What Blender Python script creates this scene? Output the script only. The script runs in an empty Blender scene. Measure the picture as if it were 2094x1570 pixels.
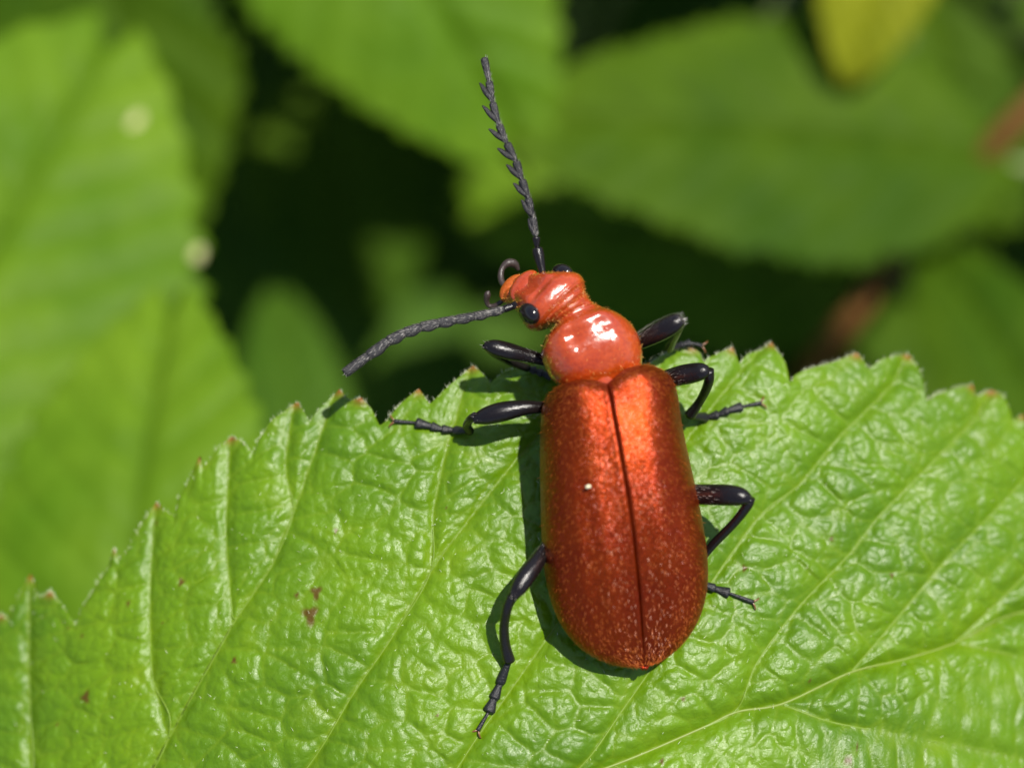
import bpy, math, random
import numpy as np
from mathutils import Vector
R = math.radians
random.seed(7)
rng = np.random.default_rng(11)

# ------------------------------------------------------------------ camera, sky, sun, exposure   (1 unit = 1 cm)
sc = bpy.context.scene
sc.unit_settings.system = 'METRIC'
sc.unit_settings.scale_length = 0.01
CAM_D, PITCH, HALF_W = 7.0, R(78), 1.90
cam_d = bpy.data.cameras.new('camera')
cam = bpy.data.objects.new('camera', cam_d)
sc.collection.objects.link(cam)
cam.location = (0, -CAM_D*math.cos(PITCH), CAM_D*math.sin(PITCH))
cam.rotation_euler = (math.pi/2-PITCH, 0, 0)
cam_d.sensor_width = 36
cam_d.lens = 18*CAM_D/HALF_W
cam_d.clip_start, cam_d.clip_end = 0.05, 5000
cam_d.dof.use_dof = True
cam_d.dof.focus_distance = CAM_D-0.20
cam_d.dof.aperture_fstop = cam_d.lens*1e-3/0.29          # aperture 2.9 mm wide
sc.camera = cam

SUN = Vector((0.28, 0.23, 0.93)).normalized()
world = bpy.data.worlds.new('World'); sc.world = world; world.use_nodes = True
wn = world.node_tree.nodes; wl = world.node_tree.links
sky = wn.new('ShaderNodeTexSky'); sky.sky_type = 'NISHITA'; sky.sun_disc = False
sky.sun_elevation = math.asin(SUN.z); sky.sun_rotation = math.atan2(SUN.x, SUN.y)
wn['Background'].inputs['Strength'].default_value = 0.10
wl.new(sky.outputs[0], wn['Background'].inputs['Color'])
sun_d = bpy.data.lights.new('sun', 'SUN'); sun_d.energy = 5.0; sun_d.angle = R(1.0); sun_d.color = (1, 0.955, 0.87)
sun = bpy.data.objects.new('sun', sun_d); sc.collection.objects.link(sun)
sun.rotation_euler = SUN.to_track_quat('Z', 'Y').to_euler(); sun.location = SUN*30
sc.view_settings.view_transform = 'Standard'; sc.view_settings.look = 'None'
sc.view_settings.exposure = 0.42; sc.view_settings.gamma = 1
sc.render.engine = 'CYCLES'

# ------------------------------------------------------------------ helpers
U = HALF_W/1047.0                       # one photograph pixel at the focus distance, in cm
CP = np.array(cam.location); FW = np.array((0, math.cos(PITCH), -math.sin(PITCH)))
RT = np.array((1., 0, 0)); UP = np.array((0, math.sin(PITCH), math.cos(PITCH)))
def ray(px, py): return FW + RT*((px-1047)/1047*HALF_W/CAM_D) - UP*((py-785)/1047*HALF_W/CAM_D)
def at(px, py, z):
    d = ray(px, py); return CP + d*((z-CP[2])/d[2])
def z0(x, y): return -0.115*(x-0.15)**2 - 0.018*(y+0.4)**2 - 0.02*np.sin(1.3*x+0.4*y)
def on_leaf(px, py):
    z = 0.
    for _ in range(6):
        p = at(px, py, z); z = float(z0(p[0], p[1]))
    return p

col = sc.collection
def link_mesh(name, v, f, mat, parent=None, off=(0, 0, 0), smooth=True, attrs=None, mats=None):
    v = np.asarray(v, float)-np.asarray(off, float)
    me = bpy.data.meshes.new(name)
    if isinstance(f, np.ndarray) and f.shape[1] == 4:
        me.vertices.add(len(v)); me.vertices.foreach_set('co', v.astype(np.float32).ravel())
        n = len(f); me.loops.add(4*n); me.loops.foreach_set('vertex_index', f.astype(np.int32).ravel())
        me.polygons.add(n); me.polygons.foreach_set('loop_start', np.arange(0, 4*n, 4, dtype=np.int32))
        me.update(calc_edges=True)
    else:
        me.from_pydata([tuple(p) for p in v], [], [tuple(int(i) for i in q) for q in f])
    me.polygons.foreach_set('use_smooth', [smooth]*len(me.polygons))
    for k, a in (attrs or {}).items():
        at_ = me.attributes.new(k, 'FLOAT', 'POINT'); at_.data.foreach_set('value', np.asarray(a, np.float32))
    me.materials.append(mat)
    o = bpy.data.objects.new(name, me); col.objects.link(o); o.parent = parent
    return o
def empty(name, loc, label, cat, group=None):
    o = bpy.data.objects.new(name, None); col.objects.link(o); o.location = loc
    o.empty_display_size = 0.2; o['label'] = label; o['category'] = cat
    if group: o['group'] = group
    return o
def grid_faces(nr, nc, wrap=False):
    i = np.arange(nr-1)[:, None]; j = np.arange(nc if wrap else nc-1)[None, :]
    j2 = (j+1) % nc
    a = i*nc+j; b = i*nc+j2; c = (i+1)*nc+j2; d = (i+1)*nc+j
    return np.stack([a, b, c, d], -1).reshape(-1, 4)
def catmull(pts, n):
    p = np.asarray(pts, float); m = len(p)
    if m == 2: return p[0]+(p[1]-p[0])*np.linspace(0, 1, n)[:, None]
    q = np.vstack([2*p[0]-p[1], p, 2*p[-1]-p[-2]])
    t = np.linspace(0, m-1, n); k = np.minimum(t.astype(int), m-2); s = (t-k)[:, None]
    a, b, c, d = q[k], q[k+1], q[k+2], q[k+3]
    return 0.5*(2*b+(c-a)*s+(2*a-5*b+4*c-d)*s**2+(3*b-a-3*c+d)*s**3)
def tube_geo(pts, rad, sides=12, n=None, flat=1.0, side=None, caps=True):
    """swept tube through pts, rad per point; flat squashes it along `side`-normal"""
    pr = np.column_stack([np.asarray(pts, float), np.asarray(rad, float)])
    if n: pr = catmull(pr, n)
    p, r = pr[:, :3], np.maximum(pr[:, 3], 1e-5)
    tg = np.gradient(p, axis=0); tg /= np.linalg.norm(tg, axis=1)[:, None]+1e-12
    ref = np.array(side if side is not None else (0.13, 0.21, 0.97), float)
    V = []
    nrm = ref-tg[0]*ref.dot(tg[0]); nrm /= np.linalg.norm(nrm)
    th = np.linspace(0, 2*math.pi, sides, endpoint=False)
    for i in range(len(p)):
        nrm = nrm-tg[i]*nrm.dot(tg[i]); nrm /= np.linalg.norm(nrm)+1e-12
        bi = np.cross(tg[i], nrm)
        V.append(p[i]+r[i]*(np.cos(th)[:, None]*nrm*flat+np.sin(th)[:, None]*bi))
    V = np.vstack(V); F = [list(q) for q in grid_faces(len(p), sides, True)]
    if caps:
        F.append(list(range(sides))[::-1]); F.append(list(range(len(V)-sides, len(V))))
    return V, F
def tube(name, pts, rad, mat, parent, off, **k):
    v, f = tube_geo(pts, rad, **k); return link_mesh(name, v, f, mat, parent, off)
def join_geo(parts):
    V, F, o = [], [], 0
    for v, f in parts:
        V.append(np.asarray(v)); F += [[i+o for i in q] for q in f]; o += len(v)
    return np.vstack(V), F
def ellipsoid(c, ax, n=20, m=14):
    """ax: 3 axis vectors"""
    ax = np.asarray(ax, float); V = []
    for i in range(m+1):
        a = math.pi*i/m
        for j in range(n):
            b = 2*math.pi*j/n
            V.append(np.asarray(c)+ax[0]*math.sin(a)*math.cos(b)+ax[1]*math.sin(a)*math.sin(b)+ax[2]*math.cos(a))
    return np.array(V), [list(q) for q in grid_faces(m+1, n, True)]
def sstep(a, b, x):
    t = np.clip((x-a)/(b-a), 0, 1); return t*t*(3-2*t)
def hsh(a, b, k): return np.modf(np.abs(np.sin(a*127.1+b*311.7+k*74.7)*43758.5453))[0]
def voronoi(a, b, key, jit=0.8, wb=1.0):
    ia, ib = np.floor(a), np.floor(b)
    f1 = np.full(a.shape, 9.); f2 = np.full(a.shape, 9.); hid = np.zeros(a.shape)
    for di in (-1, 0, 1):
        for dj in (-1, 0, 1):
            ca, cb = ia+di, ib+dj
            h1 = hsh(ca, cb, key); h2 = hsh(ca+17.3, cb-5.1, key+3.7)
            d = np.sqrt((ca+.5+jit*(h1-.5)-a)**2+(wb*(cb+.5+jit*(h2-.5)-b))**2)
            near = d < f1
            f2 = np.where(near, f1, np.minimum(f2, d)); hid = np.where(near, h1*.5+h2*.5, hid); f1 = np.where(near, d, f1)
    return f1, f2, hid
def poly_dist(P, poly):
    """distance, arc position and side of points P (N,2) to a polyline"""
    best = np.full(len(P), 1e9); arc = np.zeros(len(P)); side = np.zeros(len(P)); L = 0
    for k in range(len(poly)-1):
        a, b = poly[k], poly[k+1]; e = b-a; l = np.hypot(*e)
        t = (P-a)@e/(l*l); tc = np.clip(t, 0, 1)
        if k == 0: tcs = np.minimum(t, 1)
        else: tcs = tc
        q = P-(a+tc[:, None]*e); d = np.hypot(q[:, 0], q[:, 1])
        m = d < best-1e-9
        best = np.where(m, d, best); arc = np.where(m, L+tcs*l, arc)
        side = np.where(m, e[0]*q[:, 1]-e[1]*q[:, 0], side); L += l
    return best, arc, side

# ------------------------------------------------------------------ materials
def new_mat(name):
    m = bpy.data.materials.new(name); m.use_nodes = True
    nt = m.node_tree; return m, nt.nodes, nt.links, nt.nodes['Principled BSDF']
def noise(N, L, scale, detail=3, rough=.55, coord='Object', dist=0):
    tc = N.new('ShaderNodeTexCoord'); t = N.new('ShaderNodeTexNoise')
    t.inputs['Scale'].default_value = scale; t.inputs['Detail'].default_value = detail
    t.inputs['Roughness'].default_value = rough; t.inputs['Distortion'].default_value = dist
    L.new(tc.outputs[coord], t.inputs['Vector']); return t
def ramp(N, L, src, stops):
    r = N.new('ShaderNodeValToRGB'); e = r.color_ramp.elements
    while len(e) < len(stops): e.new(0.5)
    for el, (p, c) in zip(e, stops): el.position = p; el.color = (*c, 1) if len(c) == 3 else c
    L.new(src, r.inputs[0]); return r
def mix(N, L, fac, a, b, mode='MIX'):
    m = N.new('ShaderNodeMix'); m.data_type = 'RGBA'; m.blend_type = mode
    for s, v in ((m.inputs[0], fac), (m.inputs[6], a), (m.inputs[7], b)):
        if isinstance(v, (int, float)): s.default_value = v
        elif isinstance(v, tuple): s.default_value = (*v, 1)
        else: L.new(v, s)
    return m.outputs[2]
def attr(N, name):
    a = N.new('ShaderNodeAttribute'); a.attribute_name = name; return a.outputs['Fac']
def bump(N, L, height, strength, dist, normal=None):
    b = N.new('ShaderNodeBump'); b.inputs['Strength'].default_value = strength; b.inputs['Distance'].default_value = dist
    L.new(height, b.inputs['Height'])
    if normal: L.new(normal, b.inputs['Normal'])
    return b.outputs[0]

def leaf_material(name, dark, light, vein, rough=.38, trans=.22, fine=True, scale=1.0):
    m, N, L, p = new_mat(name)
    n1 = noise(N, L, 1.6*scale, 4); n2 = noise(N, L, 9*scale, 4)
    c = mix(N, L, ramp(N, L, n1.outputs['Fac'], [(.35, (0, 0, 0)), (.65, (1, 1, 1))]).outputs[0], dark, light)
    c = mix(N, L, .35, c, ramp(N, L, n2.outputs['Fac'], [(.3, (.55, .6, .5)), (.7, (1, 1, 1))]).outputs[0], 'MULTIPLY')
    c = mix(N, L, attr(N, 'vein'), c, vein)
    if fine:
        p.inputs['Specular IOR Level'].default_value = .50
        n5 = noise(N, L, 4.5, 5, .65)                     # uneven yellowing
        c = mix(N, L, ramp(N, L, n5.outputs['Fac'], [(.52, (0, 0, 0)), (.75, (.3, .3, .3))]).outputs[0], c, (.21, .29, .004))
        c = mix(N, L, attr(N, 'tip'), c, (.30, .055, .02))
        c = mix(N, L, attr(N, 'spot'), c, (.10, .040, .003))
        n3 = noise(N, L, 105, 3, .6); n4 = noise(N, L, 38, 3, .6)
        nb = bump(N, L, n4.outputs['Fac'], .40, .006); nb = bump(N, L, n3.outputs['Fac'], .7, .0032, nb)
        L.new(nb, p.inputs['Normal'])
        rr = ramp(N, L, n4.outputs['Fac'], [(.3, (rough-.10,)*3), (.7, (rough+.10,)*3)]); L.new(rr.outputs[0], p.inputs['Roughness'])
    else:
        p.inputs['Roughness'].default_value = rough; p.inputs['Specular IOR Level'].default_value = .10
        nb = bump(N, L, n2.outputs['Fac'], .4, .05); L.new(nb, p.inputs['Normal'])
    L.new(c, p.inputs['Base Color'])
    tr = N.new('ShaderNodeBsdfTranslucent'); L.new(mix(N, L, 1.0, c, (1.5, 1.25, .5), 'MULTIPLY'), tr.inputs['Color'])
    ms = N.new('ShaderNodeMixShader'); ms.inputs[0].default_value = trans
    L.new(p.outputs[0], ms.inputs[1]); L.new(tr.outputs[0], ms.inputs[2])
    L.new(ms.outputs[0], N['Material Output'].inputs['Surface'])
    return m
M_LEAF = leaf_material('leaf_main', (.092, .205, .0008), (.150, .285, .0010), (.165, .265, .003), .38, .28)
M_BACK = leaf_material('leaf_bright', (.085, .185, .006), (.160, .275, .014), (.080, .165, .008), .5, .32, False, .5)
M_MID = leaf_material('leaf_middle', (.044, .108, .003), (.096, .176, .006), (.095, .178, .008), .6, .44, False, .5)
M_DARK = leaf_material('leaf_shaded', (.040, .098, .005), (.062, .128, .008), (.07, .14, .010), .6, .2, False, .35)  # darker copy of the leaf green: shade put into the colour
M_YEL = leaf_material('leaf_yellow', (.16, .20, .006), (.22, .24, .008), (.2, .22, .01), .5, .25, False, .35)

def plain(name, c1, c2, rough, nscale=20, bstr=0, bdist=.01, spec=.5, coat=0):
    m, N, L, p = new_mat(name)
    n = noise(N, L, nscale, 4)
    L.new(mix(N, L, n.outputs['Fac'], c1, c2), p.inputs['Base Color'])
    p.inputs['Roughness'].default_value = rough; p.inputs['Specular IOR Level'].default_value = spec
    p.inputs['Coat Weight'].default_value = coat; p.inputs['Coat Roughness'].default_value = .12
    if bstr: L.new(bump(N, L, n.outputs['Fac'], bstr, bdist), p.inputs['Normal'])
    return m
M_VEIN = plain('leaf_vein', (.105, .20, .006), (.14, .21, .010), .55, 30, .3)
M_RIB = plain('leaf_midrib', (.15, .24, .02), (.14, .17, .02), .5, 12, .3)
M_BVEIN = plain('leaf_vein_back', (.10, .19, .012), (.12, .21, .018), .6, 10)
M_STEM = plain('red_stem', (.15, .055, .012), (.10, .055, .012), .6, 3, .2, spec=.2)
M_PET = plain('petiole', (.09, .16, .03), (.13, .14, .04), .55, 3)
M_SOIL = plain('soil', (.012, .009, .006), (.035, .026, .016), .95, .7, .8, .5)
M_EYE = plain('eye_black', (.006, .005, .006), (.012, .009, .010), .14, 80, .15, .004)
M_LEG = plain('leg_black', (.005, .004, .004), (.010, .007, .007), .22, 160, .5, .003, .4)
M_TAR = plain('tarsus_black', (.006, .006, .007), (.014, .013, .014), .34, 200, .8, .004, .45)
M_ANT = plain('antenna_black', (.010, .009, .010), (.030, .027, .028), .38, 220, 1.0, .005, .45)
M_PALP = plain('palp_dark', (.02, .014, .013), (.055, .036, .03), .35, 200, .6, .003)
M_CLAW = plain('claw_amber', (.10, .035, .012), (.2, .09, .03), .3, 60)
M_GOLD = plain('golden_hair', (.40, .07, .006), (.55, .16, .02), .4, 10, spec=.5)
M_FUZZ = plain('amber_hair', (.70, .30, .05), (.80, .45, .12), .35, 10, spec=.6)
M_DHAIR = plain('dark_hair', (.30, .28, .25), (.45, .42, .38), .3, 10, spec=.8)
M_WHAIR = plain('leaf_hair', (.55, .62, .40), (.7, .72, .5), .35, 10, spec=.6)
M_DRY = plain('dry_tip', (.36, .36, .14), (.45, .42, .2), .7, 5)
M_SPECK = plain('pale_speck', (.75, .68, .42), (.8, .75, .5), .6, 40)

def beetle_red(name, c1, c2, rough, grain, coat, gscale=120, nscale=130, spec=.42, metal=0.):
    m, N, L, p = new_mat(name)
    a = noise(N, L, 6, 4); b = noise(N, L, nscale, 3, .65)
    base = mix(N, L, ramp(N, L, a.outputs['Fac'], [(.35, (0, 0, 0)), (.68, (1, 1, 1))]).outputs[0], c1, c2)
    base = mix(N, L, .5, base, ramp(N, L, b.outputs['Fac'], [(.36, (.5, .36, .3)), (.62, (1, 1, 1))]).outputs[0], 'MULTIPLY')
    L.new(base, p.inputs['Base Color'])
    nb = bump(N, L, b.outputs['Fac'], min(1, grain*.7), .6/nscale)
    # every tiny facet between the punctures leans its own way: grainy glints
    tc = N.new('ShaderNodeTexCoord'); vo = N.new('ShaderNodeTexVoronoi'); vo.inputs['Scale'].default_value = gscale
    L.new(tc.outputs['Object'], vo.inputs['Vector'])
    su = N.new('ShaderNodeVectorMath'); su.operation = 'SUBTRACT'; su.inputs[1].default_value = (.5, .5, .5); L.new(vo.outputs['Color'], su.inputs[0])
    def facet(k):
        sc_ = N.new('ShaderNodeVectorMath'); sc_.operation = 'SCALE'; sc_.inputs['Scale'].default_value = k; L.new(su.outputs[0], sc_.inputs[0])
        ad = N.new('ShaderNodeVectorMath'); ad.operation = 'ADD'; L.new(nb, ad.inputs[0]); L.new(sc_.outputs[0], ad.inputs[1])
        no = N.new('ShaderNodeVectorMath'); no.operation = 'NORMALIZE'; L.new(ad.outputs[0], no.inputs[0]); return no.outputs[0]
    L.new(facet(grain*.35), p.inputs['Normal']); L.new(facet(grain), p.inputs['Coat Normal'])
    p.inputs['Roughness'].default_value = rough; p.inputs['Specular IOR Level'].default_value = spec
    p.inputs['Metallic'].default_value = metal
    p.inputs['Coat Weight'].default_value = coat; p.inputs['Coat Roughness'].default_value = .20
    return m
M_ELY = beetle_red('elytron_red', (.29, .034, .001), (.22, .018, .0007), .40, .55, .18, 150, 170, .22, .80)
M_BODY = beetle_red('body_red', (.43, .062, .007), (.35, .036, .004), .24, .20, 1.0, 75, 90)
M_MOUTH = beetle_red('mouth_orange', (.46, .10, .008), (.38, .06, .006), .3, .5, .2)

# ------------------------------------------------------------------ ground
gr = link_mesh('ground', [(-900, -900, -12), (900, -900, -12), (900, 900, -12), (-900, 900, -12)], [(0, 1, 2, 3)], M_SOIL)
gr['kind'] = 'structure'

# ------------------------------------------------------------------ the leaf that carries the beetle
EDGE_L = [(0, 1000), (30, 1020), (60, 940), (105, 850), (130, 930), (150, 940), (185, 915), (230, 970), (280, 1045), (300, 980), (350, 900), (395, 830),
          (420, 750), (435, 800), (460, 780), (500, 690), (540, 630), (570, 580), (590, 610), (645, 640), (650, 580), (690, 510), (735, 418), (745, 460), (770, 440),
          (800, 390), (850, 340), (900, 370), (935, 415), (950, 360), (1000, 290), (1095, 212), (1130, 270), (1140, 292), (1170, 250), (1250, 165), (1290, 215),
          (1330, 200), (1370, 240), (1400, 305), (1420, 290), (1480, 220), (1545, 165), (1585, 225), (1640, 170), (1745, 75), (1800, 130), (1810, 148), (1850, 110), (1895, 95)]
edge_px = [(a*.554, 700+b*.554) for a, b in EDGE_L] + [(1110, 742), (1200, 740), (1280, 745), (1329, 741), (1357, 722), (1380, 715), (1415, 706), (1434, 724), (1438, 742),
    (1445, 732), (1472, 720), (1499, 708), (1512, 741), (1529, 722), (1558, 711), (1579, 696), (1590, 715), (1606, 738), (1613, 766), (1615, 782), (1625, 766), (1648, 755),
    (1704, 739), (1754, 718), (1770, 739), (1776, 753), (1803, 733), (1862, 718), (1881, 750), (1893, 800), (1895, 820), (1914, 805), (1959, 791), (1992, 785), (1997, 808),
    (2031, 793), (2053, 805), (2069, 838), (2073, 858), (2094, 844)]
E = np.array([on_leaf(*p)[:2] for p in edge_px])
E[:, 0] = np.maximum.accumulate(E[:, 0]+np.arange(len(E))*1e-5)
# continue the margin outside the picture, with teeth of the same kind
def teeth(n, a, b, amp, flip=False):
    t = np.linspace(a, b, n*4+1)
    return t, amp*np.tile([0, .45, .8, 1.0], n+1)[:len(t)]
lx, la = teeth(9, -3.55, E[0, 0]-.03, .12); ly = np.interp(lx, [-3.6, -2.9, E[0, 0]], [-2.3, -1.55, E[0, 1]-.05])+la
rx, ra = teeth(9, E[-1, 0]+.03, 3.75, .12); ry = np.interp(rx, [E[-1, 0], 2.6, 3.3, 3.8], [E[-1, 1]-.1, -.18, -.38, -.62])+ra[::-1]
EX = np.concatenate([lx, E[:, 0], rx]); EY = np.concatenate([ly, E[:, 1], ry])
mid_px = [(-300, 1850), (300, 1790), (700, 1720), (1000, 1650), (1255, 1564), (1438, 1487), (1510, 1454), (1604, 1437), (1743, 1373), (1853, 1346), (1959, 1312), (2094, 1249)]
MID = np.array([[-3.6, -2.35], [-2.9, -2.12]]+[on_leaf(*p)[:2] for p in mid_px]+[[2.6, -.72], [3.8, -.60]])
A_ = [(200, 1765), (343, 1509), (471, 1282)]
B_ = [(480, 1758), (642, 1548), (720, 1420), (803, 1298)]
UPV = [[(-520, 1840), (-420, 1650), (-360, 1480), (-330, 1330)], [(-250, 1830), (-150, 1600), (-90, 1440), (-70, 1320), (-60, 1200)],
       [(-20, 1810), (60, 1600), (57, 1450), (55, 1365), (57, 1250), (58, 1160)],
       [(200, 1765), (343, 1505), (310, 1381), (305, 1199), (316, 1005)],
       A_+[(473, 1250), (460, 1088), (471, 860)],
       A_+[(554, 1154), (598, 1043), (582, 949), (604, 795)],
       A_+[(554, 1154), (600, 1043), (640, 930), (692, 775)],
       B_+[(881, 1165), (886, 1043), (914, 910), (970, 720)],
       B_+[(897, 1143), (1047, 949), (1180, 800), (1280, 690)],
       [(860, 1690), (960, 1530), (1026, 1435), (1089, 1346), (1200, 1190), (1330, 1000), (1440, 850), (1580, 680)],
       [(1130, 1620), (1205, 1548), (1283, 1437), (1400, 1270), (1549, 1060), (1637, 988), (1715, 894), (1826, 785), (1870, 700)],
       [(1440, 1488), (1510, 1448), (1549, 1354), (1632, 1243), (1743, 1127), (1798, 1055), (1914, 938), (2000, 850), (2040, 770)],
       [(1743, 1373), (1853, 1243), (1937, 1143), (2036, 1043), (2150, 920), (2220, 820)],
       [(1959, 1312), (2094, 1180), (2200, 1060), (2400, 900)], [(2300, 1190), (2450, 1060), (2640, 950)], [(2560, 1180), (2700, 1080), (2900, 1000)]]
UPV = [np.array([on_leaf(*q)[:2] for q in v]) for v in UPV]
LOV = [[(2300, 1190), (2600, 1290)], [(1970, 1315), (2094, 1343), (2400, 1430), (2700, 1560)], [(1604, 1440), (1704, 1476), (1881, 1509), (2094, 1553), (2400, 1680), (2600, 1850)],
       [(1255, 1564), (1400, 1630), (1800, 1740), (2200, 1950)], [(900, 1680), (1150, 1790), (1500, 1950)], [(500, 1760), (750, 1880), (1000, 2060)], [(100, 1810), (300, 1960), (450, 2100)], [(-300, 1850), (-100, 2030), (0, 2150)]]
LOV = [np.array([on_leaf(*q)[:2] for q in v]) for v in LOV]
SPOTS = [(on_leaf(646, 1210)[:2], .020), (on_leaf(634, 1256)[:2], .028), (on_leaf(372, 1190)[:2], .012), (on_leaf(175, 1425)[:2], .018), (on_leaf(1735, 1555)[:2], .016)]
for _k in range(26):
    SPOTS.append((on_leaf(random.uniform(20, 2080), random.uniform(1000, 1560))[:2], random.uniform(.004, .010)))

COLS = {}
def leaf_height(x, y):
    """height of the blade and its masks at points x, y"""
    P = np.column_stack([x, y]); N_ = len(x)
    dm, am, sm = poly_dist(P, MID)
    up = sm > 0
    dall = dm.copy(); strip = np.zeros(N_); u = am.copy(); v = np.full(N_, .5); width = np.full(N_, .3)
    for VS, sel, sgn in ((UPV, up, -1), (LOV, ~up, 1)):
        idx = np.where(sel)[0]
        if not len(idx): continue
        Q = P[idx]; D = np.full((len(VS)+2, len(idx)), .6); Ar = np.zeros((len(VS)+2, len(idx))); S = np.zeros(len(idx), int)
        for k, vn in enumerate(VS):
            d, a, s = poly_dist(Q, vn); D[k+1] = d; Ar[k+1] = a
            right = (s < 0) if sgn == -1 else (s < 0)
            S += right
        ii = np.arange(len(idx))
        dl, dr = D[S, ii], D[S+1, ii]
        strip[idx] = S*7.0+(100 if sgn == 1 else 0)
        u[idx] = np.where(S > 0, Ar[S, ii], Ar[np.minimum(S+1, len(VS)), ii]); v[idx] = dl/(dl+dr+1e-6); width[idx] = dl+dr
        dv = D.min(0); dall[idx] = np.minimum(dall[idx], dv)
    wob = .008*np.sin(19*x+11*y)+.006*np.sin(23*y-14*x+1)
    cl = np.ones(N_)
    for k in np.unique(strip):
        m = strip == k
        if k not in COLS: COLS[k] = max(1.0, round(float(np.median(width[m]))/(92*U)))
        cl[m] = COLS[k]
    wob2 = .5*np.sin(9*x+5*y)+.35*np.sin(17*y-6*x)
    f1, f2, hid = voronoi(u/(58*U)+wob*6-v*.55, v*cl+wob*3, strip*1.0+.5, .88, np.clip(width/cl/(58*U)*.70, .3, 1.6))
    e1 = f2-f1
    g1, g2, gid = voronoi(x/(25*U)+wob*22, y/(25*U)+wob*9, 3.3, .9)
    e2 = g2-g1
    h = z0(x, y)
    h = h + .025*(1-np.exp(-dall/(24*U)))-.025                     # blade swells between the veins
    h = h + (.0115*sstep(-.10, .60, e1)+.009*(hid-.5)*sstep(0, .25, e1))*(1-np.exp(-(dall/(14*U))**2))
    h = h + .0034*sstep(-.05, .5, e2) - .020*np.exp(-(dm/(22*U))**2)
    h = h + .012*np.sin(5.1*x+1.7*y)*np.sin(4.3*y-2*x)
    vein = np.clip(.55*np.exp(-(dall/(4.5*U))**2)+.45*np.exp(-(e1/.07)**2)+.12*np.exp(-(e2/.12)**2), 0, 1)
    return h, vein, dall
def leaf_z(x, y): return float(leaf_height(np.array([x]), np.array([y]))[0][0])

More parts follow.
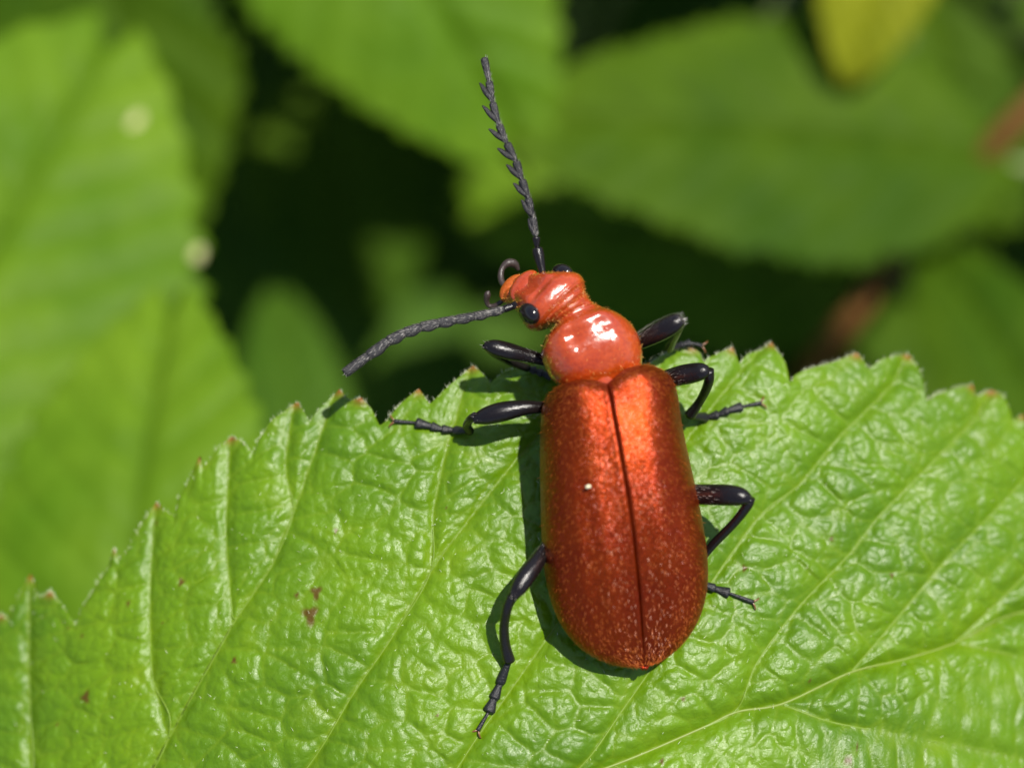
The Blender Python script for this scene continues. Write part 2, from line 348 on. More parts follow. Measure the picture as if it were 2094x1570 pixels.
def build_main_leaf():
    xd = np.arange(-2.02, 2.02, .0062)
    xs = np.concatenate([np.linspace(-3.58, -2.04, 60), xd, np.linspace(2.04, 3.78, 70)])
    ye = np.interp(xs, EX, EY)
    fx = np.linspace(-3.6, 3.8, 1500); fy = np.interp(fx, EX, EY); k = 121
    fs = np.convolve(np.pad(fy, k//2, mode='edge'), np.ones(k)/k, 'valid'); ys = np.interp(xs, fx, fs)
    ym = np.interp(xs, MID[:, 0], MID[:, 1])
    Rx = np.maximum(2*(ys-ym), .12)*(1+.02*np.sin(20*xs))
    rb = np.concatenate([np.arange(0, .06, .003), np.arange(.06, 2.1, .0066), np.linspace(2.1, 3.6, 40)])
    r = rb[:, None]*(Rx/3.6)[None, :]
    Y = ys[None]+(ye-ys)[None]*np.exp(-(r/.16))-r
    X = np.broadcast_to(xs[None], Y.shape)
    h, vein, dall = leaf_height(X.ravel(), Y.ravel())
    rr = r.ravel()
    h = h - .035*np.exp(-rr/.05)*.5                                    # margin turned down a little
    toothy = (ye-ys)[None]*np.exp(-(r/.16)); tt = sstep(.035, .10, toothy)
    # reddish tooth tips
    tip = np.zeros(Y.shape)
    for i in range(2, len(EX)-2):
        if EY[i] > EY[i-1] and EY[i] > EY[i+1]:
            d = np.hypot(X-EX[i], Y-EY[i]); tip = np.maximum(tip, .85*np.exp(-(d/.026)**2))
    rim = .35*np.exp(-rr/.012)
    spot = np.zeros(len(rr))
    for c, s in SPOTS:
        wv = s*(1+.35*np.sin(3*np.arctan2(Y.ravel()-c[1], X.ravel()-c[0])+c[0]*9))
        d = np.hypot(X.ravel()-c[0], (Y.ravel()-c[1])*.75); spot = np.maximum(spot, .9*(1-sstep(.5, 1.2, d/wv)))
    root_loc = np.array([MID[0, 0], MID[0, 1], leaf_z(*MID[0])])
    root = empty('serrated_leaf', root_loc, 'large glossy wrinkled green leaf that the red beetle stands on', 'leaf')
    V = np.column_stack([X.ravel(), Y.ravel(), h]); F = grid_faces(*Y.shape)[:, ::-1]
    bl = link_mesh('blade', V, F, M_LEAF, root, root_loc, attrs={'vein': np.clip(vein*.8+rim, 0, 1), 'tip': tip.ravel(), 'spot': spot})
    so = bl.modifiers.new('thickness', 'SOLIDIFY'); so.thickness = .014; so.offset = -1
    def on(poly, n, lift):
        c = catmull(np.column_stack([poly, np.zeros(len(poly))]), n)[:, :2]
        e = np.interp(c[:, 0], xs, ye); c = c[(c[:, 1] < e-.03)]
        z = leaf_height(c[:, 0], c[:, 1])[0]+lift
        return np.column_stack([c, z])
    p = on(MID[:-1], 160, -.001)
    tube('midrib', p, np.linspace(.008, .004, len(p)), M_RIB, root, root_loc, sides=8)
    for vn in UPV+LOV:
        p = on(vn, 90, -.0005)
        if len(p) > 8: tube('side_vein', p, np.linspace(.0044, .0018, len(p)), M_VEIN, root, root_loc, sides=6)
    pz = root_loc
    tube('petiole', [pz+(.35, .1, -.012), pz, pz+(-.7, -.3, -.4), pz+(-1.3, -.3, -2.5), (pz[0]-1.5, pz[1]+.2, -12.2)], [.02, .05, .055, .06, .09], M_PET, root, root_loc, n=40)
    # short pale hairs on the margin and blade
    V, F = [], []
    for _ in range(1500):
        if _ < 700:
            x = random.uniform(-2, 2); y = float(np.interp(x, xs, ye))-.004
            d = np.array([random.uniform(-.5, .5), random.uniform(.3, 1), random.uniform(.0, .5)])
        else:
            x = random.uniform(-1.95, 1.95); y = random.uniform(-1.6, .2)
            if y > np.interp(x, xs, ye)-.03: continue
            d = np.array([random.uniform(-.6, .6), random.uniform(-.2, .8), random.uniform(.2, .7)])
        b = np.array([x, y, 0]); d /= np.linalg.norm(d); l = random.uniform(.010, .026)
        w = np.cross(d, (random.random(), .3, random.random())); w /= np.linalg.norm(w)
        k = len(V); V += [b-w*.0011, b+w*.0011, b+np.cross(d, w)*.0016, b+d*l]; F += [(k, k+1, k+3), (k+1, k+2, k+3), (k+2, k, k+3)]
    V = np.array(V); V[:, 2] += np.repeat(leaf_height(V[::4, 0], V[::4, 1])[0], 4)-.002
    e = np.interp(V[::4, 0], xs, ye); near = np.exp(-(e-V[::4, 1])/.05); V[:, 2] -= np.repeat(.0175*near, 4)
    hr = link_mesh('leaf_hair', V, F, M_WHAIR, root, root_loc); hr['kind'] = 'stuff'
    return root
main_leaf = build_main_leaf()

# ------------------------------------------------------------------ background leaves
def back_leaf(base, tip, hw, label, mat, roll=0., cup=.12, bend=.15, group='leaves of the undergrowth', nl=8, teeth_n=22, res=(90, 50), veins=True, pet=None, name='serrated_leaf', veinc=.5, dome=0.25, seed=0):
    """base and tip in cm, hw = half width in cm"""
    base = np.array(base, float); tip = np.array(tip, float); ax = tip-base; Ln = np.linalg.norm(ax); ax /= Ln
    nz = np.array([0, 0, 1.]); sd = np.cross(nz, ax); sd /= np.linalg.norm(sd); nz = np.cross(ax, sd)
    c, s = math.cos(roll), math.sin(roll); sd, nz = sd*c+nz*s, nz*c-sd*s
    rr = np.random.default_rng(seed)
    nr, nc = res
    t = np.linspace(0, 1, nr); q = np.linspace(-1, 1, nc)
    w = hw*np.sin(math.pi*np.clip(t*.97+.015, 0, 1)**.72)**.72
    T, Q = np.meshgrid(t, q, indexing='ij')
    saw = np.modf(T*teeth_n)[0]; saw2 = np.modf(T*teeth_n*2.5)[0]
    wm = w[:, None]*(1+(.13*saw+.05*saw2-.08)*np.abs(Q)**5)
    a = T*Ln + .05*Ln*np.abs(Q)*np.abs(Q)
    b = Q*wm
    ph = T*nl - .75*np.abs(b)/Ln*nl
    fr = np.abs(np.modf(ph+20)[0]-.5)*2          # 1 at a vein
    pil = 1-fr**4
    fine = voronoi(ph*5, b/Ln*nl*3.2, 2.2)
    def zof(a_, b_): return bend*Ln*(-(a_/Ln-.45)**2*1.2) - dome*np.abs(b_)**2/hw*.5 + cup*np.abs(b_)*.6
    h = zof(a, b)+ .040*Ln/4*pil*np.minimum(1, np.abs(b)/.1)+.010*sstep(0, .4, fine[1]-fine[0])+.03*np.sin(a*2.1+seed)*np.sin(b*2.7+seed*2)
    h -= .03*np.exp(-(np.abs(b)/.06)**2)
    V = base+a[..., None]*ax+b[..., None]*sd+h[..., None]*nz
    root = empty(name, base, label, 'leaf', group)
    vein = np.clip(np.exp(-((1-fr)/.10)**2)*veinc+np.exp(-(b/.05)**2)*veinc, 0, 1)
    F = grid_faces(nr, nc)
    if (np.cross(ax, sd)@nz) < 0: F = F[:, ::-1]
    bl = link_mesh('blade', V.reshape(-1, 3), F, mat, root, base, attrs={'vein': vein.ravel()})
    so = bl.modifiers.new('thickness', 'SOLIDIFY'); so.thickness = .018; so.offset = -1
    if veins:
        aa = np.linspace(.01, .97, 30)*Ln
        p = base+aa[:, None]*ax+(zof(aa, 0*aa)-.015)[:, None]*nz
        tube('midrib', p, np.linspace(.03, .010, 30), mat, root, base, sides=8)
        for k in range(1, nl):
            for sg in (-1, 1):
                tt = np.linspace(0, 1, 14); t0 = (k+.0)/nl*1.0
                # follow the vein line ph = k
                bb = tt*hw*1.1; tv = (k + .5 -1 + .75*bb/Ln*nl)/nl
                wv = np.interp(tv, t, w); ok = (bb < wv*.92) & (tv < .97) & (tv > .01)
                if ok.sum() < 4: continue
                bb, tv, wv = bb[ok], tv[ok], wv[ok]
                av = tv*Ln+.05*Ln*(bb/wv)**2
                p = base+av[:, None]*ax+(sg*bb)[:, None]*sd+(zof(av, bb)-.004)[:, None]*nz
                tube('side_vein', p, np.linspace(.012, .005, len(bb)), mat, root, base, sides=5)
    g = pet if pet is not None else (base[0]-ax[0]*1.5, base[1]-ax[1]*1.5)
    zb = zof(0, 0)
    b0 = base+nz*zb
    tube('petiole', [b0+ax*.15-nz*.03, b0-ax*.25-nz*.05, b0-ax*.9-np.array([0, 0, .6]), (g[0], g[1], (base[2]-12)/2), (g[0]*1.02, g[1]*1.02, -12.2)], [.05, .06, .06, .07, .09], M_PET, root, base, n=30, sides=8)
    return root
def pxz(px, py, z): return at(px, py, z)
BL = [
 # base px,z   tip px,z   half width px  label  mat  kwargs
 ((-360, 1150, -2.6), (215, 70, -3.0), 480, 'sunlit pale green leaf with streaky veins behind the main leaf', M_BACK, dict(roll=.12, seed=1, teeth_n=13, nl=9, veinc=.8)),
 ((200, 1640, -1.9), (330, 600, -2.5), 310, 'grey-green leaf tucked under the left margin of the main leaf', M_BACK, dict(roll=-.10, seed=2, teeth_n=14)),
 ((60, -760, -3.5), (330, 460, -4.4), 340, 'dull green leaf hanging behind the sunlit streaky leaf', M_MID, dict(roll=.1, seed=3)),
 ((520, -560, -3.3), (1075, 300, -4.0), 320, 'bright leaf with serrated lower edge above the upright antenna', M_BACK, dict(roll=.05, seed=4, teeth_n=20)),
 ((2100, 320, -4.4), (1050, 235, -4.0), 275, 'broad smooth green leaf lying beyond the beetle head, brown stalk at its end', M_MID, dict(roll=.15, seed=5, teeth_n=34, veinc=.2)),
 ((1850, 560, -6.0), (960, 400, -5.8), 235, 'shaded dark green leaf underneath the broad smooth leaf', M_BACK, dict(seed=6)),
 ((1850, -260, -3.7), (1740, 150, -4.0), 125, 'small yellow-green leaf tip over the broad smooth leaf', M_YEL, dict(seed=7, teeth_n=12)),
 ((1780, -320, -5.0), (2050, 470, -5.3), 240, 'green leaf between the yellow-green leaf tip and the brown stalk', M_MID, dict(seed=8)),
 ((2240, 1050, -3.9), (1900, 480, -4.6), 160, 'green leaf with a pale edge below the brown stalk', M_MID, dict(seed=9)),
 ((1960, 1150, -5.9), (1640, 560, -6.2), 260, 'dim green leaf beneath the brown stalk and behind the main leaf margin', M_MID, dict(seed=10)),
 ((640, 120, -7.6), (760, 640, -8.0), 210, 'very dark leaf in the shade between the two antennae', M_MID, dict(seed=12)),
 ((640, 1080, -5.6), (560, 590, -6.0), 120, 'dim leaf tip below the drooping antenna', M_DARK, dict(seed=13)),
]
for b, t_, hw, lab, mt, kw in BL:
    p, q = pxz(*b), pxz(*t_); depth = float(((p+q)/2-CP)@FW)
    lf = back_leaf(p, q, hw*U*depth/CAM_D, lab, mt, **kw)
    if kw['seed'] == 1:                       # two dried, bleached tooth tips
        bl = [c for c in lf.children if c.name.startswith('blade')][0]
        co = np.array([v.co for v in bl.data.vertices])+p; rel = co-CP; dp = rel@FW
        sx = 1047+rel@RT/dp*CAM_D/U; sy = 785-rel@UP/dp*CAM_D/U
        for (a, b, r1, r2) in ((272, 262, .075, .035), (408, 528, .05, .03)):
            k = int(np.argmin((sx-a)**2+(sy-b)**2)); c = co[k]
            v, f = ellipsoid(c+(0, 0, .015), [np.array([r1*.4, r1, .0]), np.array([-r2, r2*.4, .01]), np.array([0, 0, .02])], 14, 8)
            link_mesh('dry_tip', v, f, M_DRY, lf, p)
# leaves low in the shade, each on its own stalk
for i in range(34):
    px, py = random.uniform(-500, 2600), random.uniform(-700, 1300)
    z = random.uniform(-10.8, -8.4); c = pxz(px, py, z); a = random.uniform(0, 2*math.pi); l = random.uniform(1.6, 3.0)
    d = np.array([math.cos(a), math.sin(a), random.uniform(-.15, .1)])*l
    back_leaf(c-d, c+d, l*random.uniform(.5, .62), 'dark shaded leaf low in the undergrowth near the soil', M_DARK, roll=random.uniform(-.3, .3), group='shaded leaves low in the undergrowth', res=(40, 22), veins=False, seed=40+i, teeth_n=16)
# unseen leaves added out of frame to keep the sun off the lower ones
for i in range(44):
    big = i >= 12
    px, py = (random.uniform(1250, 2600), random.uniform(-340, -280)) if not big else (random.uniform(500, 2900), random.uniform(-1000, -560)) if i < 32 else (random.uniform(2600, 3300), random.uniform(-350, 450))
    c = pxz(px, py, random.uniform(-4.9, -4.2)); a = random.uniform(0, 2*math.pi); l = random.uniform(1.2, 1.6) if big else random.uniform(.6, .72)
    d = np.array([math.cos(a), math.sin(a), random.uniform(-.1, .1)])*l
    if i < 6: c = pxz(*((1040, -215, -4.5), (1360, -300, -4.3), (1000, -480, -4.7), (1250, -560, -4.2), (790, -390, -5.2), (640, -330, -5.0))[i]); d = np.array([1, .25*(i-1.5), 0])*.8; l = .8
    back_leaf(c-d, c+d, l*random.uniform(.55, .68), 'green leaf added out of view to shade the undergrowth', M_MID, roll=random.uniform(-.25, .25), group='leaves added for shade', res=(40, 22), veins=False, seed=90+i, teeth_n=16)
# brown stalk
def stalk(pts, rad, label):
    p0 = np.array(pts[0]); v, f = tube_geo(pts, rad, 12, 50)
    o = link_mesh('plant_stalk', v, f, M_STEM, None, p0); o.location = p0
    o['label'] = label; o['category'] = 'stalk'; return o
stalk([(*pxz(1480, 950, -12.2)[:2], -12.2), pxz(1600, 840, -7.5), pxz(1710, 690, -5.1), pxz(1850, 500, -4.85), pxz(1985, 345, -4.55), pxz(2110, 215, -4.3), pxz(2400, -100, -4.0)], [.12, .10, .085, .085, .085, .085, .08], 'slanting reddish-brown stalk beside the broad smooth leaf')

# ------------------------------------------------------------------ the beetle
BO = on_leaf(1270, 1010); BO = np.array([BO[0], BO[1], leaf_z(BO[0], BO[1])])
beetle = empty('beetle', BO, 'orange-red beetle with black legs and comb-like antennae on the leaf', 'beetle')
# --- body: one continuous loft from tail to snout.  px, py, half width px, z centre, up, down, yaw of the axis (deg, ccw from +x)
ST = [(1314, 1345, 6, .07, .01, .01, 98), (1308, 1310, 45, .08, .03, .03, 98), (1295, 1240, 100, .11, .06, .05, 97), (1278, 1120, 118, .16, .08, .08, 96), (1262, 980, 118, .22, .10, .11, 96), (1250, 860, 108, .25, .10, .13, 97),
      (1243, 800, 100, .27, .08, .13, 99), (1236, 777, 82, .28, .09, .12, 102), (1231, 765, 84, .285, .105, .12, 103), (1222, 742, 96, .29, .125, .13, 104), (1212, 712, 101, .295, .138, .13, 105), (1201, 685, 97, .30, .135, .13, 107),
      (1190, 662, 80, .30, .14, .12, 110), (1183, 648, 57, .305, .105, .10, 114), (1176, 640, 46, .31, .088, .09, 122), (1169, 632, 45, .315, .085, .09, 128), (1160, 625, 52, .32, .095, .10, 133), (1149, 618, 68, .32, .105, .10, 136), (1135, 610, 75, .32, .112, .10, 138),
      (1118, 602, 69, .315, .115, .10, 139), (1102, 595, 57, .305, .105, .095, 140), (1087, 590, 49, .29, .09, .085, 140), (1073, 587, 42, .27, .075, .075, 141), (1060, 586, 38, .25, .06, .06, 142), (1048, 586, 34, .235, .05, .05, 143), (1038, 587, 26, .22, .04, .04, 144), (1031, 588, 12, .21, .02, .02, 144)]
S_ = []
for px, py, hw, z, up, dn, yaw in ST:
    p = at(px, py, z+up*.5) - np.array([0, 0, up*.5]); S_.append([*p, hw*U*.965, up, dn, yaw])
NR = 170; SS = catmull(S_, NR); NS = 48
par = np.linspace(0, len(ST)-1, NR)
V = []
th = np.linspace(0, 2*math.pi, NS, endpoint=False)
for i, (x, y, z, hw, up, dn, yaw) in enumerate(SS):
    hw, up, dn = max(hw, .002), max(up, .002), max(dn, .002)
    r = R(yaw); ax = np.array([math.cos(r), math.sin(r), 0]); rt = np.array([math.sin(r), -math.cos(r), 0])
    k = par[i]; cs, sn = np.cos(th), np.sin(th)
    ex = .80
    lx_ = np.sign(cs)*np.abs(cs)**ex; lz = np.sign(sn)*np.abs(sn)**(ex if k < 6.5 or k > 13 else .9)
    zz = np.where(lz > 0, lz*up, lz*dn)
    top = np.clip(sn, 0, 1)
    ux = lx_
    # pronotum: shallow middle furrow, swollen sides, pressed hind margin
    pw = sstep(7.2, 9.5, k)*(1-sstep(11.8, 13.2, k))
    zz = zz - pw*.009*np.exp(-((ux+.30)/.13)**2)*sstep(9, 10.5, k)*top + pw*.007*np.exp(-((np.abs(ux)-.55)/.2)**2)*top
    zz = zz - pw*.009*np.exp(-((ux+.35)/.16)**2)*np.exp(-((k-11.0)/.5)**2)*top - pw*.009*np.exp(-((ux-.42)/.14)**2)*np.exp(-((k-11.3)/.5)**2)*top
    # neck wrinkles
    nw = sstep(13.2, 14, k)*(1-sstep(17, 18, k)); zz = zz+nw*.0075*(np.sin(k*5.2+ux*1.5)+.5*np.sin(k*11+ux*4))*top
    # head: hollow between the antennal bumps
    hwk = sstep(19.2, 20.5, k)*(1-sstep(23.5, 25, k))
    zz = zz+hwk*(.016*np.exp(-((np.abs(ux)-.62)/.22)**2)-.014*np.exp(-(ux/.25)**2))*top
    zz = zz-.014*np.exp(-((k-23.4)/.25)**2)*top
    zz = zz-.012*np.exp(-((k-19.7)/.3)**2)*np.exp(-(ux/.5)**2)*top
    V.append(np.array([x, y, z])+rt*(lx_*hw)[:, None]+np.array([0, 0, 1])*zz[:, None])
V = np.vstack(V); F = [list(q)[::-1] for q in grid_faces(NR, NS, True)]
F.append(list(range(NS))); F.append(list(range(len(V)-NS, len(V)))[::-1])
body = link_mesh('body', V, F, M_BODY, beetle, BO)
# fine golden hairs on head, neck and pronotum
G = V.reshape(NR, NS, 3); HV, HF = [], []; rg = np.random.default_rng(21)
while len(HF) < 1100:
    i = int(rg.uniform(NR*.27, NR-6)); j = int(rg.uniform(0, NS/2+1))
    e1, e2 = G[i+1, j]-G[i, j], G[i, (j+1) % NS]-G[i, j]
    p = G[i, j]+e1*rg.random()+e2*rg.random(); n = np.cross(e1, e2); n /= np.linalg.norm(n)+1e-12
    n = n if n@(G[i, j]-G[i].mean(0)) > 0 else -n
    if rg.random() > .25+.75*(1-abs(n[2])): continue
    d = n*.8-e1/np.linalg.norm(e1)*.5+rg.normal(0, .25, 3); d /= np.linalg.norm(d); w = np.cross(d, n+.01); w /= np.linalg.norm(w)
    k = len(HV); HV += [p-w*.0007-n*.002, p+w*.0007-n*.002, p+d*rg.uniform(.005, .011)]; HF.append((k, k+1, k+2))
bh = link_mesh('body_hair', HV, HF, M_FUZZ, body, BO); bh['kind'] = 'stuff'
body.data.materials.append(M_MOUTH)
pid = np.zeros(len(F), int); k_of = np.repeat(np.arange(NR-1), NS)*(len(ST)-1)/(NR-1); pid[:len(k_of)][k_of > 23.5] = 1
body.data.polygons.foreach_set('material_index', pid)
mb = body.modifiers.new('smooth', 'SUBSURF'); mb.levels = mb.render_levels = 1

# scutellum
sp = at(1240, 790, .388)
link_mesh('scutellum', *ellipsoid(sp, [np.array([.040, .004, 0]), np.array([-.006, .036, -.004]), np.array([0, 0, .012])]), M_BODY, beetle, BO)

# --- elytra
LEFT = [(1195, 781), (1160, 785), (1132, 797), (1113, 822), (1106, 860), (1104, 930), (1105, 1010), (1107, 1090), (1113, 1165), (1127, 1230), (1150, 1282), (1185, 1324), (1228, 1350), (1272, 1363), (1316, 1365)]
RIGHT = [(1290, 752), (1322, 748), (1350, 756), (1372, 774), (1385, 805), (1393, 860), (1407, 930), (1423, 1000), (1438, 1075), (1447, 1145), (1446, 1205), (1431, 1262), (1402, 1310), (1362, 1346), (1318, 1365)]
SUT = [(1242, 784), (1244, 791), (1246, 799), (1250, 815), (1255, 845), (1264, 895), (1275, 955), (1286, 1020), (1295, 1085), (1302, 1150), (1308, 1210), (1312, 1265), (1315, 1308), (1317, 1340), (1317, 1362)]
ZT = [.408, .421, .431, .438, .443, .438, .422, .396, .361, .318, .270, .220, .170, .125, .088]
ZE = [.310, .290, .265, .245, .230, .208, .190, .172, .155, .140, .127, .116, .106, .099, .094]
def elytron(edge, sgn):
    nu, nv = 110, 64
    Sx = np.array([at(p[0], p[1], z) for p, z in zip(SUT, ZT)]); Ex = np.array([at(p[0], p[1], z) for p, z in zip(edge, ZE)])
    Sx = catmull(Sx, nu); Ex = catmull(Ex, nu)
    V = []
    q = np.linspace(0, 1, nv)
    for i in range(nu):
        s, e = Sx[i], Ex[i]; un = i/(nu-1)
        g = np.sin(q*math.pi/2); hh = np.clip(1-g**3.3, 0, 1)**.62
        # suture gap and bead
        b = s+(e-s)*g[:, None]; b[:, 2] = e[2]+(s[2]-e[2])*hh
        wdt = np.hypot(*(e-s)[:2]); dist = g*wdt
        fade = min(1, (1-un)*5)*min(1, un*8)
        dirw = (e-s)/ (np.linalg.norm(e-s)+1e-9)
        b[:, 2] += -.006*np.exp(-(dist/.0028)**2)*fade + .002*np.exp(-((dist-.014)/.006)**2)*fade
        b -= dirw*(.0006*np.exp(-(dist/.004)**2))[:, None]
        b[:, 2] += (.0022*np.cos(dist*62)*np.sin(g*math.pi)*sstep(.15, .7, un))
        b[:, 2] += .012*np.exp(-((g-.62)/.2)**2)*np.exp(-((un-.16)/.10)**2)     # shoulder swelling
        b[:, 2] += .006*np.sin(un*13+sgn)*np.sin(g*5.3)*np.sin(g*math.pi)*.6
        V.append(b)
        # turned-under rim
        rim = e+np.array([[0, 0, -.02], [0, 0, -.045], [0, 0, -.065]])-np.outer([.004, .016, .045], dirw*np.array([1, 1, 0]))
        V.append(rim)
    V = np.vstack(V); nvv = nv+3
    F = grid_faces(nu, nvv)
    if sgn > 0: F = F[:, ::-1]
    o = link_mesh('elytron', V, np.ascontiguousarray(F), M_ELY, beetle, BO)
    me = o.data
    so = o.modifiers.new('thickness', 'SOLIDIFY'); so.thickness = .010; so.offset = -1
    # pubescence
    rngl = np.random.default_rng(5+sgn); G = V.reshape(nu, nvv, 3); HV, HF = [], []
    for _ in range(3000):
        i = 2+int((nu-6)*rngl.random()**1.5); j = int(nv*rngl.uniform(.03, 1)**.9); j = min(j, nv-1)
        p = G[i, j]+(G[i+1, j]-G[i, j])*rngl.random()+(G[i, j+1]-G[i, j])*rngl.random()
        n = np.cross(G[i+1, j]-G[i-1, j], G[i, min(j+1, nvv-1)]-G[i, max(j-1, 0)]); n /= np.linalg.norm(n)+1e-9
        if n[2] < 0: n = -n
        a = G[i+1, j]-G[i-1, j]; a /= np.linalg.norm(a)+1e-9
        d = a*.9+n*rngl.uniform(.15, .6)+rngl.normal(0, .22, 3); d /= np.linalg.norm(d)
        w = np.cross(d, n); w /= np.linalg.norm(w)+1e-9; l = rngl.uniform(.010, .019)
        k = len(HV); HV += [p-w*.0007-n*.001, p+w*.0007-n*.001, p+d*l]; HF.append((k, k+1, k+2))
    h = link_mesh('pubescence', HV, HF, M_GOLD, o, BO); h['kind'] = 'stuff'
    return o
el_l = elytron(LEFT, -1); el_r = elytron(RIGHT, 1)
sp = at(1203, 994, .435)
tub = ellipsoid(sp-np.array([0, 0, .006]), [np.array([.010, .003, 0]), np.array([-.002, .006, 0]), np.array([0, 0, .007])], 10, 8)
pol = link_mesh('pollen_grain', tub[0], tub[1], M_SPECK, None, sp); pol.location = sp
pol['label'] = 'tiny pale yellow speck stuck on the beetle wing case'; pol['category'] = 'speck'

# --- eyes
def eye(px, py, z, yaw, a=.036, b=.026, c=.026):
    p = at(px, py, z); r = R(yaw); t = np.array([math.cos(r), math.sin(r), -.2]); n = np.array([-math.sin(r), math.cos(r), 0])
    v, f = ellipsoid(p, [t*a, n*b, np.array([.2*c, 0, c*1.15])], 28, 18); link_mesh('eye', v, f, M_EYE, beetle, BO)
eye(1083, 641, .385, 128, .044, .032, .040); eye(1150, 557, .322, 150, .040, .030, .030)
# labrum and mandible tips
hx, hp = np.array([-.79, .61, -.25]), np.array([.61, .79, 0])
v, f = ellipsoid(at(1046, 588, .250), [hp*.058, hx*.034, np.array([0, .0, .026])], 28, 16); link_mesh('labrum', v, f, M_MOUTH, beetle, BO)
v, f = ellipsoid(at(1072, 584, .318), [hp*.068, hx*.040, np.array([-.004, 0, .022])], 28, 16); link_mesh('clypeus', v, f, M_BODY, beetle, BO)

# --- palps
def chain(name, pts, zs, rads, mat, parent, **k):
    P = [at(a, b, z) for (a, b), z in zip(pts, zs)]
    return tube(name, P, [r*U for r in rads], mat, parent, BO, **k)
chain('palp', [(1048, 582), (1031, 583), (1024, 568), (1027, 549), (1039, 538), (1052, 540), (1061, 553)], [.22, .21, .2, .2, .2, .19, .18], [4, 6, 6.5, 6, 8.5, 8.5, 3], M_PALP, beetle, n=40, sides=14)
chain('palp', [(1040, 604), (1018, 622), (1002, 626), (995, 616), (997, 602), (1000, 595)], [.23, .2, .19, .2, .22, .23], [4, 5, 5, 5.5, 7, 2], M_PALP, beetle, n=30, sides=14)

# --- antennae: each segment its own piece
def antenna(joints, zs, widths, teeth_, flat, tooth_len, bead=.8):
    P = [at(a, b, z) for (a, b), z in zip(joints, zs)]
    first = None
    for i in range(len(P)-1):
        a, b = P[i], P[i+1]; d = b-a; l = np.linalg.norm(d); d = d/l; w = widths[i]*U
        a2 = a-d*l*.06
        geo = [tube_geo([a2, a2+d*l*.12, a+d*l*.35, a+d*l*.7, a+d*l*.93, b], [w*.6*bead, w*.72*bead, w*.86*(1+bead)/2, w*.98, w*.95, w*.6], 12, 18, flat)]
        if teeth_ is not None and i >= 2 and i < len(P)-2:
            tv = np.array(teeth_, float); tv = tv-d*np.dot(tv, d); tv /= np.linalg.norm(tv)
            tl = tooth_len[min(i, len(tooth_len)-1)]*U
            root_ = a+d*l*.18; e = a+d*l*.98+tv*tl
            geo.append(tube_geo([root_, root_+(e-root_)*.4+tv*w*.2, root_+(e-root_)*.8, e], [w*.80, w*.78, w*.50, w*.18], 10, 12, .8))
        v, f = join_geo(geo)
        nm = 'antenna' if i == 0 else 'antenna_segment'
        o = link_mesh(nm, v, f, M_LEG if i < 2 else M_ANT, beetle if i == 0 else first, BO)
        if i == 0: first = o
    # fine hairs
    rg = np.random.default_rng(3); HV, HF = [], []
    for _ in range(1100):
        i = rg.integers(2, len(P)-1); t_ = rg.random(); p = P[i]+(P[i+1]-P[i])*t_; d = (P[i+1]-P[i]); d /= np.linalg.norm(d)
        o_ = rg.normal(0, 1, 3); o_ -= d*o_.dot(d); o_ /= np.linalg.norm(o_); w = np.cross(o_, d)
        s0 = p+o_*widths[i]*U*.7; k = len(HV); HV += [s0-w*.0007, s0+w*.0007, s0+(o_*.7+d*.8)*.013]; HF.append((k, k+1, k+2))
    h = link_mesh('antenna_hair', HV, HF, M_DHAIR, first, BO); h['kind'] = 'stuff'
    return first
antenna([(1110, 560), (1098, 506), (1096, 484), (1089, 445), (1080, 405), (1067, 368), (1055, 330), (1036, 293), (1020, 255), (1007, 210), (1000, 167), (990, 119)],
        [.33, .34, .35, .36, .38, .40, .42, .44, .45, .46, .46, .46], [12, 8.5, 8, 8, 8.5, 8.5, 8.5, 8, 8, 8, 8, 9], (-1., .15, .1), 1.0, [0, 0, 9, 14, 18, 20, 21, 22, 21, 19, 15])
antenna([(1066, 618), (1048, 626), (1030, 632), (1000, 640), (968, 647), (932, 654), (896, 661), (860, 669), (826, 681), (793, 698), (752, 728), (704, 764)],
        [.33, .32, .32, .31, .31, .30, .30, .30, .29, .28, .27, .26], [8, 8, 8.5, 9.5, 10, 10.5, 11, 11, 11.5, 11.5, 11, 11], (.15, -1., .1), .8, [0, 0, 5, 6, 6.5, 7, 7, 7.5, 7.5, 7.5, 7], 1.22)

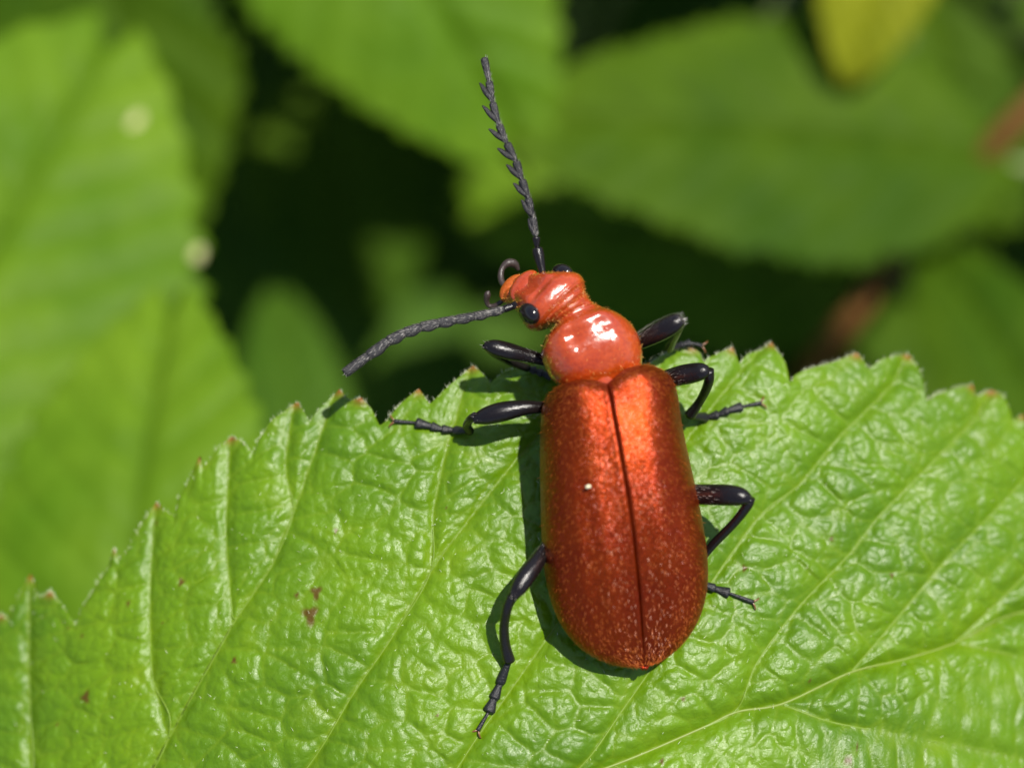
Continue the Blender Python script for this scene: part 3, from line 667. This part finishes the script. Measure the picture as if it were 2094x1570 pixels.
# --- legs: femur, then tibia, tarsus and claws
def leg(fem, fr, tib, tr, tar, tarr, fz, tz, hairy=220):
    F_ = [at(a, b, z) for (a, b), z in zip(fem, fz)]
    o = tube('leg', F_, [r*U for r in fr], M_LEG, beetle, BO, n=40, sides=20, flat=.9)
    T_ = [at(a, b, z) for (a, b), z in zip(tib, tz)]
    tube('tibia', T_, [r*U for r in tr], M_LEG, o, BO, n=30, sides=14)
    Q = []
    for a, b in tar:
        p = on_leaf(a, b); z = leaf_z(p[0], p[1]); p = at(a, b, z+.010); p[2] = leaf_z(p[0], p[1])+.010; Q.append(p)
    if abs(Q[0][2]-T_[-1][2]) < .35: Q[0] = T_[-1]
    geo = []
    for i in range(len(Q)-1):
        a, b = Q[i], Q[i+1]; w = tarr[i]*U; last = i == len(Q)-2; e = b-a
        if last: geo.append(tube_geo([a-e*.05, a+e*.3, a+e*.7, b], [w*.45, w*.55, w*.7, w*.75], 10, 12))
        else: geo.append(tube_geo([a-e*.08, a+e*.25, a+e*.65, a+e*.92, b], [w*.55, w*.70, w*.95, w*1.05, w*.6], 12, 14, .75))
    v, f = join_geo(geo); tt = link_mesh('tarsus', v, f, M_TAR, o, BO)
    d = Q[-1]-Q[-2]; d /= np.linalg.norm(d); sd = np.cross(d, (0, 0, 1)); sd /= np.linalg.norm(sd)
    for s in (-1, 1):
        b = Q[-1]-d*.004
        tube('claw', [b, b+d*.012+sd*s*.010+np.array([0, 0, .003]), b+d*.020+sd*s*.020, b+d*.020+sd*s*.026-np.array([0, 0, .010])], [.0042, .0036, .0025, .0008], M_CLAW, o, BO, n=12, sides=8)
    if hairy:
        rg = np.random.default_rng(9); HV, HF = [], []
        for _ in range(hairy):
            t_ = rg.random(); p = F_[0]+(F_[-1]-F_[0])*t_; dd = F_[-1]-F_[0]; dd /= np.linalg.norm(dd)
            n = rg.normal(0, 1, 3); n -= dd*n.dot(dd); n /= np.linalg.norm(n); w = np.cross(n, dd)
            r_ = np.interp(t_, np.linspace(0, 1, len(fr)), fr)*U*.93
            k = len(HV); b = p+n*r_; HV += [b-w*.0008, b+w*.0008, b+(n*.45+dd)*.016]; HF.append((k, k+1, k+2))
        h = link_mesh('leg_hair', HV, HF, M_DHAIR, o, BO); h['kind'] = 'stuff'
    return o
# fore legs
leg([(1150, 745), (1113, 736), (1075, 726), (1040, 718), (1010, 710), (990, 706)], [10, 12, 14, 17.5, 16, 8], [(993, 708), (1010, 722), (1045, 740), (1078, 752)], [7, 8, 8, 9],
    [(1078, 752), (1095, 758), (1110, 764), (1128, 770), (1150, 778)], [9, 9, 10, 7], [.20, .22, .24, .26, .27, .27], [.27, .2, .1, .02])
leg([(1270, 715), (1302, 702), (1330, 687), (1358, 672), (1380, 660), (1394, 652)], [12, 15, 19, 21, 19, 12], [(1392, 655), (1388, 672), (1376, 696), (1368, 712)], [9, 9, 9, 10],
    [(1368, 714), (1384, 708), (1397, 704), (1412, 701), (1436, 707)], [9, 8, 9, 6], [.20, .23, .27, .30, .32, .33], [.31, .25, .12, .04], 1100)
# middle legs
leg([(1160, 826), (1112, 832), (1075, 833), (1030, 841), (995, 850), (968, 858)], [10, 12, 15, 20, 18, 9], [(972, 851), (962, 857), (955, 869), (960, 881)], [9, 8.5, 9, 10],
    [(960, 881), (928, 879), (903, 877), (881, 871), (850, 864), (806, 861)], [9.5, 9, 9.5, 11, 6], [.16, .18, .20, .20, .19, .18], [.19, .16, .09, .04])
leg([(1330, 785), (1362, 775), (1390, 768), (1415, 763), (1436, 759), (1449, 758)], [14, 18, 20, 20, 17, 10], [(1449, 757), (1450, 776), (1443, 798), (1430, 822), (1411, 849)], [11, 10, 9.5, 9, 12],
    [(1412, 850), (1446, 853), (1470, 847), (1489, 839), (1518, 831), (1556, 824)], [10, 9.5, 9.5, 10, 6], [.17, .19, .22, .24, .26, .26], [.26, .23, .17, .10, .04])
# hind legs
leg([(1150, 1070), (1118, 1115), (1098, 1148), (1078, 1175), (1062, 1200), (1048, 1222)], [10, 12, 16, 18, 16, 9], [(1047, 1218), (1037, 1245), (1031, 1280), (1033, 1318), (1041, 1350)], [9, 9.5, 9.5, 10.5, 12.5],
    [(1039, 1352), (1022, 1398), (1010, 1428), (999, 1455), (977, 1493)], [9.5, 10.5, 12, 6.5], [.15, .18, .21, .23, .24, .24], [.235, .20, .14, .08, .035])
leg([(1380, 1005), (1428, 1010), (1460, 1011), (1490, 1012), (1515, 1015), (1533, 1022)], [15, 20, 21, 21, 18, 10], [(1533, 1018), (1528, 1034), (1500, 1070), (1455, 1116), (1420, 1160), (1408, 1180)], [11, 10, 9, 9, 9, 11],
    [(1408, 1182), (1435, 1192), (1462, 1203), (1492, 1213), (1540, 1231)], [9, 9, 11, 6.5], [.16, .18, .21, .24, .26, .26], [.26, .24, .18, .10, .05, .03])
